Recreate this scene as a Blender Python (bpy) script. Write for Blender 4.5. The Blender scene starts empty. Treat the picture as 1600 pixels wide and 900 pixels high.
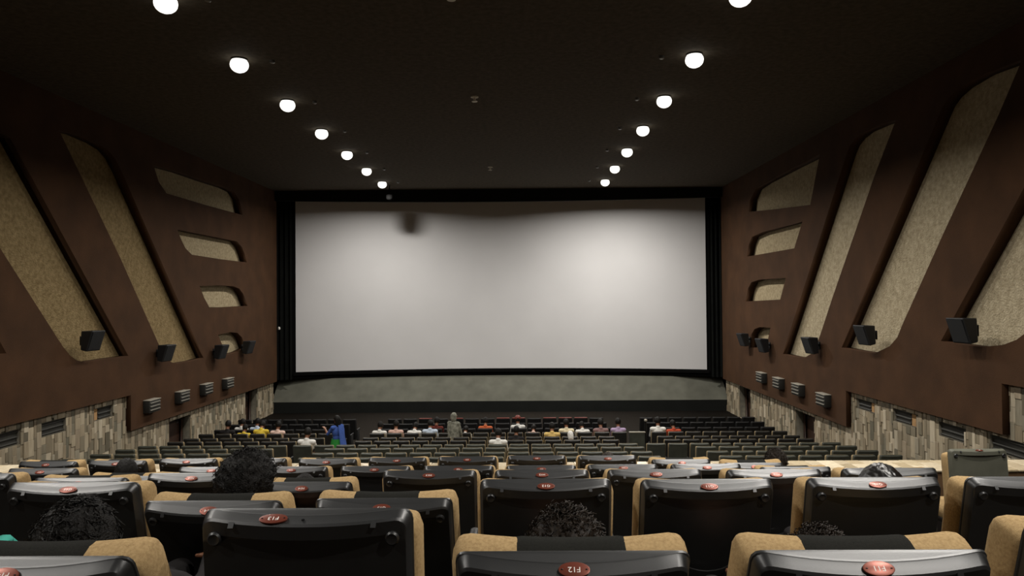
import bpy, bmesh, math, random
import numpy as np
from mathutils import Vector, Matrix
random.seed(7); rng = np.random.default_rng(7)
S = bpy.context.scene; COL = S.collection
# ------------------------------------------------------------------ camera, world, light, exposure
EYE = 4.87                      # eye height above the floor in front of the screen
FPX = 1150.0; ROLL = 0.0075
fw = Vector((-12, FPX, 18)).normalized()
rt = fw.cross(Vector((0, 0, 1))).normalized(); up = rt.cross(fw)
rt, up = rt*math.cos(ROLL)-up*math.sin(ROLL), up*math.cos(ROLL)+rt*math.sin(ROLL)
cam_d = bpy.data.cameras.new('camera'); cam = bpy.data.objects.new('camera', cam_d); COL.objects.link(cam)
cam.matrix_world = Matrix(((rt.x, up.x, -fw.x, 0), (rt.y, up.y, -fw.y, 0), (rt.z, up.z, -fw.z, EYE), (0, 0, 0, 1)))
cam_d.sensor_fit = 'HORIZONTAL'; cam_d.sensor_width = 36; cam_d.lens = FPX/1600*36
cam_d.clip_start = 0.05; cam_d.clip_end = 200
S.camera = cam
wd = bpy.data.worlds.new('world'); S.world = wd; wd.use_nodes = True
wd.node_tree.nodes['Background'].inputs[0].default_value = (0.9, 0.95, 1, 1)
wd.node_tree.nodes['Background'].inputs[1].default_value = 0.0
S.view_settings.view_transform = 'Standard'; S.view_settings.look = 'None'
S.view_settings.exposure = 0.0; S.view_settings.gamma = 1.0; S.view_settings.use_curve_mapping = False
LAMP_W = 160.0; LAMP_COL = (1.0, 0.955, 0.89); LAMP_SPREAD = math.radians(153)

def ray(x, y): return fw*FPX + rt*(x-800) + up*(450-y)
def onX(x, y, X):
    d = ray(x, y); d = d*(X/d.x); return d.y, d.z+EYE
def onY(x, y, Y):
    d = ray(x, y); d = d*(Y/d.y); return d.x, d.z+EYE

# ------------------------------------------------------------------ materials
def lin(c):
    return tuple((v/12.92 if v <= .04045 else ((v+.055)/1.055)**2.4) for v in [k/255 for k in c])+(1,)
class NT:
    def __init__(s, name):
        s.m = bpy.data.materials.new(name); s.m.use_nodes = True; s.t = s.m.node_tree
        s.b = s.t.nodes['Principled BSDF']
    def n(s, kind, **kw):
        o = s.t.nodes.new(kind)
        for k, v in kw.items():
            if k in o.inputs.keys(): o.inputs[k].default_value = v
            else: setattr(o, k, v)
        return o
    def l(s, a, b): s.t.links.new(a, b)
def ramp(nt, fac, stops):
    r = nt.n('ShaderNodeValToRGB'); e = r.color_ramp.elements
    while len(e) < len(stops): e.new(0.5)
    for k, (p, c) in enumerate(stops): e[k].position = p; e[k].color = lin(c)
    nt.l(fac, r.inputs[0]); return r.outputs[0]
def plain(name, c, rough=.6, metal=0, c2=None, scale=30, bump=0, bscale=200, emit=0, spec=.5, detail=4, coat=0, bdist=.01):
    nt = NT(name); b = nt.b
    b.inputs['Base Color'].default_value = lin(c); b.inputs['Roughness'].default_value = rough
    b.inputs['Metallic'].default_value = metal; b.inputs['Specular IOR Level'].default_value = spec
    if coat: b.inputs['Coat Weight'].default_value = coat
    tc = nt.n('ShaderNodeTexCoord')
    if c2:
        no = nt.n('ShaderNodeTexNoise'); no.inputs['Scale'].default_value = scale; no.inputs['Detail'].default_value = detail
        nt.l(tc.outputs['Object'], no.inputs['Vector'])
        nt.l(ramp(nt, no.outputs[0], [(.3, c), (.7, c2)]), b.inputs['Base Color'])
    if bump:
        nb = nt.n('ShaderNodeTexNoise'); nb.inputs['Scale'].default_value = bscale; nb.inputs['Detail'].default_value = 3
        nt.l(tc.outputs['Object'], nb.inputs['Vector'])
        bp = nt.n('ShaderNodeBump'); bp.inputs['Strength'].default_value = bump; bp.inputs['Distance'].default_value = bdist
        nt.l(nb.outputs[0], bp.inputs['Height']); nt.l(bp.outputs[0], b.inputs['Normal'])
    if emit:
        b.inputs['Emission Color'].default_value = (1, .97, .9, 1); b.inputs['Emission Strength'].default_value = emit
    return nt.m
def tiles_mat(name, stops, rough=.55):
    nt = NT(name)
    oi = nt.n('ShaderNodeObjectInfo'); ge = nt.n('ShaderNodeNewGeometry')
    ad = nt.n('ShaderNodeMath', operation='ADD'); fr = nt.n('ShaderNodeMath', operation='FRACT')
    nt.l(oi.outputs['Random'], ad.inputs[0]); nt.l(ge.outputs['Random Per Island'], ad.inputs[1]); nt.l(ad.outputs[0], fr.inputs[0])
    col = ramp(nt, fr.outputs[0], stops)
    mp = nt.n('ShaderNodeMapping'); mp.inputs['Scale'].default_value = (14, 14, 2.2)
    nt.l(ge.outputs['Position'], mp.inputs[0])
    no = nt.n('ShaderNodeTexNoise'); no.inputs['Scale'].default_value = 1.6; no.inputs['Detail'].default_value = 5
    nt.l(mp.outputs[0], no.inputs['Vector'])
    mx = nt.n('ShaderNodeMix', data_type='RGBA', blend_type='MULTIPLY'); mx.inputs['Factor'].default_value = .45
    nt.l(col, mx.inputs['A']); nt.l(ramp(nt, no.outputs[0], [(.3, (175, 170, 160)), (.7, (255, 255, 255))]), mx.inputs['B'])
    nt.l(mx.outputs['Result'], nt.b.inputs['Base Color']); nt.b.inputs['Roughness'].default_value = rough
    return nt.m
M = {}
M['shell'] = plain('black_plastic', (30, 31, 32), .4, c2=(23, 24, 24), scale=9, bump=.08, bscale=500, bdist=.002, spec=.95)
M['plastic'] = plain('matt_black_plastic', (16, 16, 17), .5)
M['black_fabric'] = plain('black_fabric', (31, 31, 27), .95, c2=(22, 22, 19), scale=160, bump=.4, bscale=700, bdist=.003, spec=.15)
M['tan_fabric'] = plain('tan_fabric', (178, 151, 108), .95, c2=(152, 126, 88), scale=120, bump=.5, bscale=600, bdist=.003, spec=.15)
M['grey_back'] = plain('grey_vinyl', (64, 66, 58), .6, c2=(52, 54, 47), scale=6, bump=.1, bscale=300, spec=.3)
M['dark_back'] = plain('dark_vinyl', (34, 33, 30), .6, c2=(26, 25, 23), scale=6, spec=.3)
M['lit_back'] = plain('lit_grey_vinyl', (96, 96, 84), .6, c2=(84, 84, 73), scale=6, spec=.3)  # grey vinyl lightened: light on the upturned back is put into the colour
M['unlit_back'] = plain('unlit_dark_vinyl', (20, 19, 18), .7, c2=(15, 14, 13), scale=6, spec=.25)  # front rows: their lack of light is painted in as a darker colour
M['red_trim'] = plain('red_vinyl', (104, 36, 22), .6)
M['plate'] = plain('red_enamel', (226, 42, 26), .35)
M['plate_rim'] = plain('dark_red_rim', (120, 60, 45), .35, metal=.4)
M['print'] = plain('white_print', (238, 232, 225), .5)
M['steel'] = plain('brushed_steel', (150, 150, 148), .35, metal=1)
M['tan_rim'] = plain('pale_tan_fabric', (146, 130, 100), .95, c2=(126, 111, 84), scale=120, spec=.15)
M['dark_steel'] = plain('dark_steel', (40, 40, 40), .4, metal=.8)
M['brown'] = plain('brown_wall', (74, 50, 31), .9, c2=(60, 40, 24), scale=1.3, bump=.35, bscale=60, spec=.2, detail=8)
M['tan_wall'] = plain('tan_rough_wall', (176, 162, 132), .95, c2=(142, 128, 100), scale=11, bump=.8, bscale=26, spec=.15, detail=9, bdist=.04)
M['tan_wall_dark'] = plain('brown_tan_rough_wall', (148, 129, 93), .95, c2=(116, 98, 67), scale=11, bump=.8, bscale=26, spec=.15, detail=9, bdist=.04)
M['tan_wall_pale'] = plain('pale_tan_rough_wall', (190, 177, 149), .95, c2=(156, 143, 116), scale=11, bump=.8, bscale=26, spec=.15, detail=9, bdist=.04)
M['ceiling'] = plain('black_ceiling', (92, 84, 72), .9, c2=(74, 67, 57), scale=9, bump=.5, bscale=30, spec=.15, detail=8)
M['black_wall'] = plain('black_wall', (26, 28, 26), .9, c2=(21, 23, 21), scale=1.5, spec=.2)
M['apron'] = plain('grey_concrete', (96, 96, 86), .8, c2=(80, 80, 71), scale=1.6, bump=.15, bscale=8, detail=8, spec=.25)
M['masking'] = plain('black_masking', (9, 9, 9), .95, spec=.1)
M['screen'] = plain('screen_vinyl', (203, 202, 202), .85, c2=(198, 197, 197), scale=.5, spec=.15)
M['floor'] = plain('dark_carpet', (52, 46, 40), .95, c2=(40, 36, 31), scale=12, bump=.4, bscale=150, spec=.1)
M['parapet'] = plain('brown_parapet', (112, 84, 56), .8, c2=(92, 68, 44), scale=4)
M['grout'] = plain('grey_grout', (92, 86, 72), .9, c2=(70, 66, 56), scale=7)
M['stone'] = tiles_mat('stone_strip', [(0, (98, 92, 76)), (.14, (152, 138, 114)), (.3, (184, 171, 146)), (.42, (126, 117, 97)), (.55, (166, 152, 128)), (.7, (106, 102, 86)), (.86, (204, 192, 168)), (1, (142, 127, 105))])
M['plank'] = tiles_mat('pale_plank', [(0, (196, 180, 148)), (.2, (178, 160, 128)), (.4, (220, 206, 178)), (.6, (166, 150, 120)), (.8, (206, 190, 158)), (1, (240, 228, 202))], .4)
M['niche'] = plain('niche_plaster', (176, 138, 92), .9, c2=(150, 116, 76), scale=5)
M['louver'] = plain('dark_louver', (44, 43, 38), .5)
M['door'] = plain('dark_wood_door', (58, 38, 26), .5, c2=(44, 28, 19), scale=3)
M['black_box'] = plain('speaker_black', (19, 20, 22), .6, bump=.2, bscale=120)
M['grille'] = plain('speaker_grille', (12, 13, 15), .8, bump=.6, bscale=400)
M['unit'] = plain('wall_unit_dark', (38, 38, 35), .55)
M['unit_top'] = plain('wall_unit_top', (150, 145, 132), .6)  # paler than the body: light on the top face is put into the colour
M['unit_slat'] = plain('wall_unit_slat', (104, 101, 92), .5)
M['lamp'] = plain('lamp_lens', (255, 252, 240), .3, emit=1.6)
M['lamp_trim'] = plain('lamp_trim', (60, 60, 58), .3, metal=.6)
M['white'] = plain('white_plastic', (225, 222, 214), .5)
M['skin'] = plain('brown_skin', (122, 80, 54), .55, c2=(110, 70, 46), scale=14)
M['hair'] = plain('black_hair', (12, 10, 8), .6, c2=(18, 15, 11), scale=90, bump=.6, bscale=160, spec=.2)
M['hair_soft'] = plain('glossy_black_hair', (14, 12, 11), .32, c2=(22, 18, 15), scale=60)
M['hair_brown'] = plain('dark_brown_hair', (40, 30, 20), .6, c2=(24, 18, 12), scale=90, spec=.2)
M['trousers'] = plain('dark_trousers', (34, 35, 42), .9)
M['shoe'] = plain('dark_shoe', (24, 22, 21), .6)
M['eye'] = plain('eye_white', (220, 215, 205), .3)
SH = dict(white=(222, 220, 214), yellow=(214, 186, 66), pink=(206, 170, 156), paleblue=(188, 202, 218), darkred=(96, 42, 34), orange=(190, 96, 58),
          cream=(224, 212, 178), mauve=(132, 104, 102), purple=(168, 148, 178), black=(34, 32, 32), tan=(206, 176, 108), redorange=(178, 76, 52),
          teal=(58, 152, 136), grey=(116, 116, 106), brown=(84, 66, 50), blue=(64, 90, 158), green=(46, 132, 56), palepink=(220, 190, 176))
for k, v in SH.items():
    M['shirt_'+k] = plain(k+'_cloth', v, .9, c2=tuple(int(q*.9) for q in v), scale=20, spec=.2)
M['shirt_mottled'] = plain('mottled_grey_cloth', (140, 140, 128), .9, c2=(86, 86, 76), scale=14, spec=.2)

# ------------------------------------------------------------------ mesh helpers
def mesh(name, v, f, smooth=None):
    me = bpy.data.meshes.new(name); me.from_pydata([tuple(p) for p in v], [], f); me.update()
    if smooth is not None:
        me.shade_smooth(); me.set_sharp_from_angle(angle=math.radians(smooth))
    return me
def from_bm(name, bm, smooth=None):
    bmesh.ops.recalc_face_normals(bm, faces=bm.faces)
    me = bpy.data.meshes.new(name); bm.to_mesh(me); bm.free()
    if smooth is not None:
        me.shade_smooth(); me.set_sharp_from_angle(angle=math.radians(smooth))
    return me
def obj(name, me, mat=None, parent=None, loc=None, rot=None, scale=None):
    o = bpy.data.objects.new(name, me); COL.objects.link(o)
    if mat is not None:
        if len(me.materials) == 0: me.materials.append(M[mat])
        elif me.materials[0] != M[mat]:
            o.material_slots[0].link = 'OBJECT'; o.material_slots[0].material = M[mat]
    if parent is not None: o.parent = parent
    if loc is not None: o.location = loc
    if rot is not None: o.rotation_euler = rot
    if scale is not None: o.scale = scale
    return o
def tag(o, label=None, cat=None, group=None, kind=None):
    if label: o['label'] = label
    if cat: o['category'] = cat
    if group: o['group'] = group
    if kind: o['kind'] = kind
    return o
def thing(name, label, cat, loc=(0, 0, 0), rotz=0, group=None):
    o = bpy.data.objects.new(name, None); COL.objects.link(o); o.location = loc; o.rotation_euler = (0, 0, rotz)
    o.empty_display_size = .1
    return tag(o, label, cat, group)
def struct(name, me, mat, parent=None):
    o = obj(name, me, mat, parent)
    if parent is None: o['kind'] = 'structure'
    return o
def bm_box(bm, x0, x1, y0, y1, z0, z1):
    v = [bm.verts.new(p) for p in [(x0, y0, z0), (x1, y0, z0), (x1, y1, z0), (x0, y1, z0), (x0, y0, z1), (x1, y0, z1), (x1, y1, z1), (x0, y1, z1)]]
    for f in [(0, 3, 2, 1), (4, 5, 6, 7), (0, 1, 5, 4), (1, 2, 6, 5), (2, 3, 7, 6), (3, 0, 4, 7)]: bm.faces.new([v[i] for i in f])
def box_me(name, x0, x1, y0, y1, z0, z1, bev=0):
    bm = bmesh.new(); bm_box(bm, x0, x1, y0, y1, z0, z1)
    if bev: bmesh.ops.bevel(bm, geom=bm.edges[:], offset=bev, segments=2, profile=.5, affect='EDGES')
    return from_bm(name, bm, 35 if bev else None)
def rgrid(name, sx, sy, sz, r, n=(6, 3, 6), warp=None, c=(0, 0, 0)):
    """a rounded box with even subdivisions, bent by warp"""
    h = (sx/2, sy/2, sz/2)
    ax = []
    for k in range(3):
        rr = min(r, h[k]*.98)
        e = [-h[k], -h[k]+rr*.3, -h[k]+rr]
        ax.append(e+[(-h[k]+rr)+(2*(h[k]-rr))*i/n[k] for i in range(1, n[k])]+[-q for q in e[::-1]])
    bm = bmesh.new()
    for k in range(3):
        a, b = [(1, 2), (0, 2), (0, 1)][k]
        for s in (-1, 1):
            g = []
            for u in ax[a]:
                row = []
                for w in ax[b]:
                    p = [0, 0, 0]; p[k] = s*h[k]; p[a] = u; p[b] = w
                    row.append(bm.verts.new(p))
                g.append(row)
            for i in range(len(g)-1):
                for j in range(len(g[0])-1): bm.faces.new((g[i][j], g[i+1][j], g[i+1][j+1], g[i][j+1]))
    bmesh.ops.remove_doubles(bm, verts=bm.verts, dist=1e-5)
    for v in bm.verts:
        i = Vector([max(-(h[k]-min(r, h[k]*.98)), min(h[k]-min(r, h[k]*.98), v.co[k])) for k in range(3)])
        d = v.co-i
        if d.length > 1e-9: v.co = i+d.normalized()*min(r, min(h)*.98)
        v.co += Vector(c)
        if warp: v.co = Vector(warp(*v.co))
    return from_bm(name, bm, 60)
def tube(name, pts, r, seg=8):
    bm = bmesh.new(); bm_tube(bm, pts, r, seg); return from_bm(name, bm, 60)
def bm_tube(bm, pts, r, seg=8):
    P = [Vector(p) for p in pts]; rings = []
    for i, p in enumerate(P):
        d = (P[min(i+1, len(P)-1)]-P[max(i-1, 0)]).normalized()
        a = d.cross(Vector((0, 0, 1)) if abs(d.z) < .9 else Vector((1, 0, 0))).normalized(); b = d.cross(a)
        q = r[i] if hasattr(r, '__len__') else r
        rings.append([bm.verts.new(p+(a*math.cos(t)+b*math.sin(t))*q) for t in [2*math.pi*k/seg for k in range(seg)]])
    for i in range(len(P)-1):
        for k in range(seg): bm.faces.new((rings[i][k], rings[i][(k+1) % seg], rings[i+1][(k+1) % seg], rings[i+1][k]))
    bm.faces.new(rings[0][::-1]); bm.faces.new(rings[-1])
def lathe(name, prof, seg=20, smooth=40):
    bm = bmesh.new(); rings = []
    for r, z in prof:
        rings.append([bm.verts.new((max(r, 1e-4)*math.cos(t), max(r, 1e-4)*math.sin(t), z)) for t in [2*math.pi*k/seg for k in range(seg)]])
    for i in range(len(rings)-1):
        for k in range(seg): bm.faces.new((rings[i][k], rings[i][(k+1) % seg], rings[i+1][(k+1) % seg], rings[i+1][k]))
    bm.faces.new(rings[0][::-1]); bm.faces.new(rings[-1])
    return from_bm(name, bm, smooth)
def extrude_outline(name, outer, holes, w0, w1, remap):
    """flat sheet with holes, thickness w0..w1; remap(u, v, w) gives world coordinates"""
    cu = bpy.data.curves.new('outline', 'CURVE'); cu.dimensions = '2D'; cu.fill_mode = 'BOTH'; cu.extrude = .5
    for loop in [outer]+list(holes):
        sp = cu.splines.new('POLY'); sp.points.add(len(loop)-1); sp.use_cyclic_u = True
        for p, q in zip(sp.points, loop): p.co = (q[0], q[1], 0, 1)
    tmp = bpy.data.objects.new('outline_tmp', cu); COL.objects.link(tmp)
    dg = bpy.context.evaluated_depsgraph_get(); dg.update()
    me = bpy.data.meshes.new_from_object(tmp.evaluated_get(dg), depsgraph=dg)
    bpy.data.objects.remove(tmp); bpy.data.curves.remove(cu)
    me.name = name; me.materials.clear()
    for v in me.vertices:
        w = w0 if v.co.z < 0 else w1
        v.co = Vector(remap(v.co.x, v.co.y, w))
    bm = bmesh.new(); bm.from_mesh(me); bmesh.ops.remove_doubles(bm, verts=bm.verts, dist=1e-4)
    bmesh.ops.recalc_face_normals(bm, faces=bm.faces); bm.to_mesh(me); bm.free()
    return me

# ------------------------------------------------------------------ the hall
XL, XR = -10.62, 8.78; BACK = -4.0; FRONT = 34.4; CEIL = EYE+4.79
R = lambda z: z+EYE            # heights measured from the eye
UP = dict(F=(1.86, -1.59), G=(3.10, -1.795), H=(4.35, -2.04), I=(5.85, -2.35), J=(7.07, -2.53))   # depth of upright seat top, floor
LOW = dict(L0=(13.9, -4.03), L1=(14.9, -4.14), L2=(15.9, -4.25), L3=(16.9, -4.35), L4=(17.9, -4.47),
           B=(19.4, -4.66), C=(20.35, -4.75), D=(21.3, -4.80), E=(22.4, -4.87), F=(23.35, -4.87), G=(24.3, -4.87))
PARA0, PARA1, PARAZ = 8.46, 8.97, -1.98
prof = [(BACK, -1.32), (1.62, -1.32)]
ks = list('FGHIJ')
for i, k in enumerate(ks):
    z = UP[k][1]; y0 = prof[-1][0]; y1 = UP[ks[i+1]][0]-.24 if i < 4 else 8.7
    prof += [(y0, z), (y1, z)]
lk = list(LOW)
for i, k in enumerate(lk):
    z = LOW[k][1]; y0 = prof[-1][0]; y1 = LOW[lk[i+1]][0]-.12 if i+1 < len(lk) else FRONT
    if z != prof[-1][1]: prof += [(y0, z), (y1, z)]
    else: prof[-1] = (y1, z)
outline = prof+[(FRONT, -6), (BACK, -6)]
fl = extrude_outline('floor', outline, [], XL-.4, XR+.4, lambda u, v, w: (w, u, R(v)))
struct('floor', fl, 'floor')
struct('ceiling', box_me('ceiling', XL-.5, XR+.5, BACK, FRONT+.2, CEIL, CEIL+.2), 'ceiling')
struct('wall_back', box_me('wall_back', XL-.5, XR+.5, BACK-.2, BACK, R(-3), CEIL), 'brown')
struct('wall_front', box_me('wall_front', XL-.5, XR+.5, FRONT, FRONT+.2, R(-5), CEIL), 'black_wall')
# black bulkhead over the screen
bo = [(XL-.3+(XR-XL+.6)*i/20, R(4.25)+.13*((i-10)/10)**2) for i in range(21)]
struct('trim_1', extrude_outline('screen_bulkhead', bo+[(XR+.3, CEIL), (XL-.3, CEIL)], [], 31.8, 32.0, lambda u, v, w: (u, w, v)), 'black_wall')
# brown side boards with cut-out stripes; stone band stepped below
STEP1, STEP2 = 13.55, 20.0
Z1, Z2, Z3 = R(-1.60), R(-2.53), R(-3.50)
def cut(pts, X):
    out = [onX(*p, X) if len(p) == 2 else p for p in pts]
    # (i, j, z) continues the edge through the two named points up to height z above the eye
    for k, p in enumerate(pts):
        if len(p) == 3:
            a, b = out[p[0]], out[p[1]]; t = (R(p[2])-a[1])/(b[1]-a[1]); out[k] = (a[0]+(b[0]-a[0])*t, R(p[2]))
    return out
left_cuts = [
 [(6, 197), (201, 556), (165, 561), (133, 566), (120, 563), (110, 556), (98, 541), (87, 524), (1, 389), (7, 8, 3.9), (1, 0, 3.45)],
 [(92, 203), (120, 210), (150, 223), (168, 234), (180, 248), (191, 270), (318, 559), (300, 564), (277, 568), (268, 566), (260, 559), (248, 538), (188, 403)],
 [(240, 258), (280, 269), (323, 284), (352, 293), (366, 300), (374, 312), (379, 336), (320, 320), (260, 302), (248, 284)],
 [(277, 358), (315, 366), (350, 373), (370, 377), (378, 386), (382, 396), (386, 410), (345, 405), (300, 398), (290, 388), (283, 374)],
 [(312, 447), (340, 446), (364, 447), (374, 451), (380, 459), (387, 478), (355, 480), (327, 480), (319, 465)],
 [(341, 523), (360, 519), (371, 520), (378, 527), (384, 544), (372, 550), (355, 554), (349, 543)],
 [(10, 552), (-20, 497), (1, 0, 3.45) , (4, 5, 3.9), (-110, 470), (-90, 502), (-75, 530), (-50, 548), (-20, 556)]]
right_cuts = [
 [(1470, 533), (1600, 293), (0, 1, 3.45), (5, 4, 3.9), (1640, 450), (1630, 475), (1615, 510), (1600, 522), (1588, 531), (1567, 539), (1533, 542), (1500, 538)],
 [(1315, 543), (1467, 180), (1473, 166), (1483, 152), (1500, 137), (1533, 117), (1597, 93), (1560, 180), (1473, 367), (1410, 507), (1402, 527), (1390, 541), (1367, 552), (1340, 548)],
 [(1223, 553), (1323, 240), (1328, 228), (1337, 216), (1350, 206), (1375, 195), (1400, 187), (1367, 273), (1300, 467), (1283, 519), (1275, 541), (1267, 553), (1257, 559), (1240, 557)],
 [(1170, 331), (1172, 312), (1180, 296), (1195, 286), (1240, 262), (1281, 241), (1266, 320), (1210, 327)],
 [(1167, 401), (1170, 382), (1175, 370), (1190, 363), (1254, 345), (1241, 388)],
 [(1165, 471), (1169, 450), (1174, 441), (1186, 437), (1228, 434), (1219, 468)],
 [(1172, 543), (1174, 522), (1179, 514), (1187, 511), (1204, 512), (1197, 543)]]
board = [(BACK, Z1), (STEP1, Z1), (STEP1, Z2), (STEP2, Z2), (STEP2, Z3), (32.05, Z3), (32.05, CEIL), (BACK, CEIL)]
BT = .26
NI_L = [(14.72, 15.75, R(-3.03), R(-2.69)), (16.47, 17.36, R(-3.03), R(-2.70)), (18.5, 19.35, R(-3.0), R(-2.68))]
NI_R = [(13.0, 14.15, R(-2.94), R(-2.62)), (14.93, 15.86, R(-2.97), R(-2.66)), (16.75, 17.75, R(-2.97), R(-2.66)), (18.7, 19.65, R(-2.95), R(-2.68))]
DR_L = [(22.5, 23.95, R(-4.72), R(-3.66)), (28.75, 30.0, R(-4.86), R(-3.56))]
DR_R = [(22.5, 24.05, R(-4.72), R(-3.64)), (28.7, 30.2, R(-4.86), R(-3.58))]
def rect(h): return [(h[0], h[2]), (h[1], h[2]), (h[1], h[3]), (h[0], h[3])]
WALLS = {}
UNIT = box_me('unit_piece', -.5, .5, -.5, .5, -.5, .5)
UNIT_B = rgrid('unit_strip', 1, 1, 1, .03, (1, 1, 1))
def clip_rect(r, holes):
    for h in holes:
        if r[0] < h[1] and r[1] > h[0] and r[2] < h[3] and r[3] > h[2]:
            opts = [(r[0], min(r[1], h[0]), r[2], r[3]), (max(r[0], h[1]), r[1], r[2], r[3]), (r[0], r[1], r[2], min(r[3], h[2])), (r[0], r[1], max(r[2], h[3]), r[3])]
            opts = [o for o in opts if o[1]-o[0] > .02 and o[3]-o[2] > .02]
            if not opts: return None
            r = max(opts, key=lambda o: (o[1]-o[0])*(o[3]-o[2]))
    return r
for side, X, sg, cuts, ni, dr in (('left', XL, -1, left_cuts, NI_L, DR_L), ('right', XR, 1, right_cuts, NI_R, DR_R)):
    me = box_me('wall_'+side, *sorted((X+sg*.62, X+sg*.8)), BACK, FRONT, R(-5.2), CEIL)
    wall = struct('wall_'+side, me, 'grout'); WALLS[side] = wall
    P = lambda u, v, w: (X+sg*w, u, v)
    struct('brown_board', extrude_outline('brown_board', board, [cut(c, X) for c in cuts], 0, BT, P), 'brown', wall)
    tp = [(BACK, Z1), (STEP1, Z1), (STEP1, Z2), (STEP2, Z2), (STEP2, Z3), (32.05, Z3), (32.05, CEIL), (BACK, CEIL)]
    struct('tan_panel', extrude_outline('tan_panel', tp, [], BT+.012, .6, P), 'tan_wall', wall)
    # the slanted openings show a sheet of another tone than the level ones
    l0, l1 = (onX(215, 250, X), onX(329, 560, X)) if side == 'left' else (onX(1302, 241, X), onX(1212, 535, X))
    at_z = lambda z: (l0[0]+(l1[0]-l0[0])*(z-l0[1])/(l1[1]-l0[1]), z)
    sheet = [(BACK, Z1+.02), (STEP1, Z1+.02), (STEP1, Z2+.02), at_z(Z2+.02), at_z(CEIL-.05), (BACK, CEIL-.05)]
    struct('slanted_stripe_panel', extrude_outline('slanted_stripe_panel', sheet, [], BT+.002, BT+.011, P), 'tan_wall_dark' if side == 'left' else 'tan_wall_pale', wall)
    bk = [(BACK, R(-5.2)), (32.05, R(-5.2)), (32.05, Z3), (STEP2, Z3), (STEP2, Z2), (STEP1, Z2), (STEP1, Z1), (BACK, Z1)]
    struct('stone_backing', extrude_outline('stone_backing', bk, [rect(h) for h in ni+dr], .17, .6, P), 'grout', wall)
    # upright stone strips, laid in uneven columns
    rs = random.Random(3 if side == 'left' else 5); pcs = []
    y = 10.0
    while y < 32.0:
        w = rs.choice((.09, .12, .15, .19)); y1 = min(y+w, 32.03)
        top = Z1 if y < STEP1 else Z2 if y < STEP2 else Z3
        if y < STEP1 < y1: y1 = STEP1
        if y < STEP2 < y1: y1 = STEP2
        fz = min(v for (u, v) in prof if abs(u-y) < 6 or True)
        z = R(-5.0)-rs.random()*.4
        while z < top:
            h = rs.choice((.2, .28, .36, .48)); z1 = min(z+h, top)
            if z1 > R(-4.95):
                q = clip_rect((y+.003, y1-.003, max(z, R(-4.95))+.003, z1-.003), ni+dr)
                if q: pcs.append((q, rs.choice((.020, .028, .036, .045))))
            z += h
        y = y1
    def depth_of(q):
        (a, b, c, d), t = q
        vis = d > R(-4.3)
        return (0 if (vis and b > 12.8) else 1, a)
    pcs.sort(key=depth_of)
    for (a, b, c, d), t in pcs[:290]:
        obj('stone_strip', UNIT_B, 'stone', wall, (X+sg*(.17-t/2), (a+b)/2, (c+d)/2), None, (t, b-a, d-c))
    bm = bmesh.new()
    for (a, b, c, d), t in pcs[290:]:
        bm_box(bm, *sorted((X+sg*.17, X+sg*(.17-t))), a, b, c, d)
    o = obj('stone_strips', from_bm('stone_strips', bm), 'stone', wall); o['kind'] = 'stuff'
    # door leaves in their recesses
    for n, (a, b, c, d) in enumerate(dr):
        k = (1 if side == 'left' else 3)+n
        de = struct('door_%d' % k, box_me('door_leaf', *sorted((X+sg*.5, X+sg*.55)), a+.03, b-.03, c, d-.02), 'door')
        obj('door_handle', tube('door_handle', [(X+sg*.5, b-.16, c+.95), (X+sg*.44, b-.16, c+.95), (X+sg*.44, b-.3, c+.95)], .012), 'steel', de)
        obj('push_plate', box_me('push_plate', *sorted((X+sg*.5, X+sg*.49)), b-.24, b-.1, c+.8, c+1.04), 'steel', de)
        obj('frame', extrude_outline('door_frame', [(a, c), (a, d), (b, d), (b, c)], [[(a+.05, c+.01), (a+.05, d-.05), (b-.05, d-.05), (b-.05, c+.01)]], .4, .48, P), 'door', de)
# wing walls, apron and screen at the far end
AB0, AB1, AZF, AZB = 32.02, 33.05, R(-4.385), R(-3.48)
bm = bmesh.new()
xs = [XL-.2+(XR-XL+.4)*i/24 for i in range(25)]
cols = []
for i, x in enumerate(xs):
    t = min(1, min(x-xs[0], xs[-1]-x)/.5)
    cols.append([bm.verts.new(p) for p in [(x, AB0, R(-4.95)), (x, AB0, AZF-.04), (x, AB0+.03, AZF), (x, AB0+.5, (AZF+AZB)/2+.03), (x, AB1, AZB), (x, FRONT-.05, AZB), (x, FRONT-.05, R(-4.95))]])
for a, b in zip(cols, cols[1:]):
    for j in range(6): bm.faces.new((a[j], b[j], b[j+1], a[j+1]))
bm.faces.new(cols[0]); bm.faces.new(cols[-1][::-1])
ap = struct('stage_apron', from_bm('stage_apron', bm, 30), 'apron')
fr = obj('apron_front', box_me('apron_front', XL-.2, XR+.2, AB0-.04, AB0-.002, R(-4.95), AZF-.015), 'black_wall', ap)
for side, x0, x1 in (('left', XL-.3, -10.05), ('right', 8.33, XR+.3)):
    bm = bmesh.new(); n = 12
    a = []
    for i in range(n+1):
        x = x0+(x1-x0)*i/n; yy = 32.35+.035*math.sin(i*2.1)
        a.append([bm.verts.new((x, yy, AZB+.02)), bm.verts.new((x, yy, R(4.6)))])
    for p, q in zip(a, a[1:]): bm.faces.new((p[0], q[0], q[1], p[1]))
    bmesh.ops.solidify(bm, geom=bm.faces[:], thickness=.05)
    tag(obj('wing_curtain', from_bm('wing_curtain', bm, 50), 'black_wall'), 'black wing curtain on the %s edge of the cinema screen' % side, 'curtain', 'black wing curtains beside the screen')
SX0, SX1, SZ0, SZ1 = -9.955, 8.23, R(-3.15), R(4.62)
def sag(x):
    t = (x-(SX0+SX1)/2)/((SX1-SX0)/2); return 32.6+1.25*(1-t*t)
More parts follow.
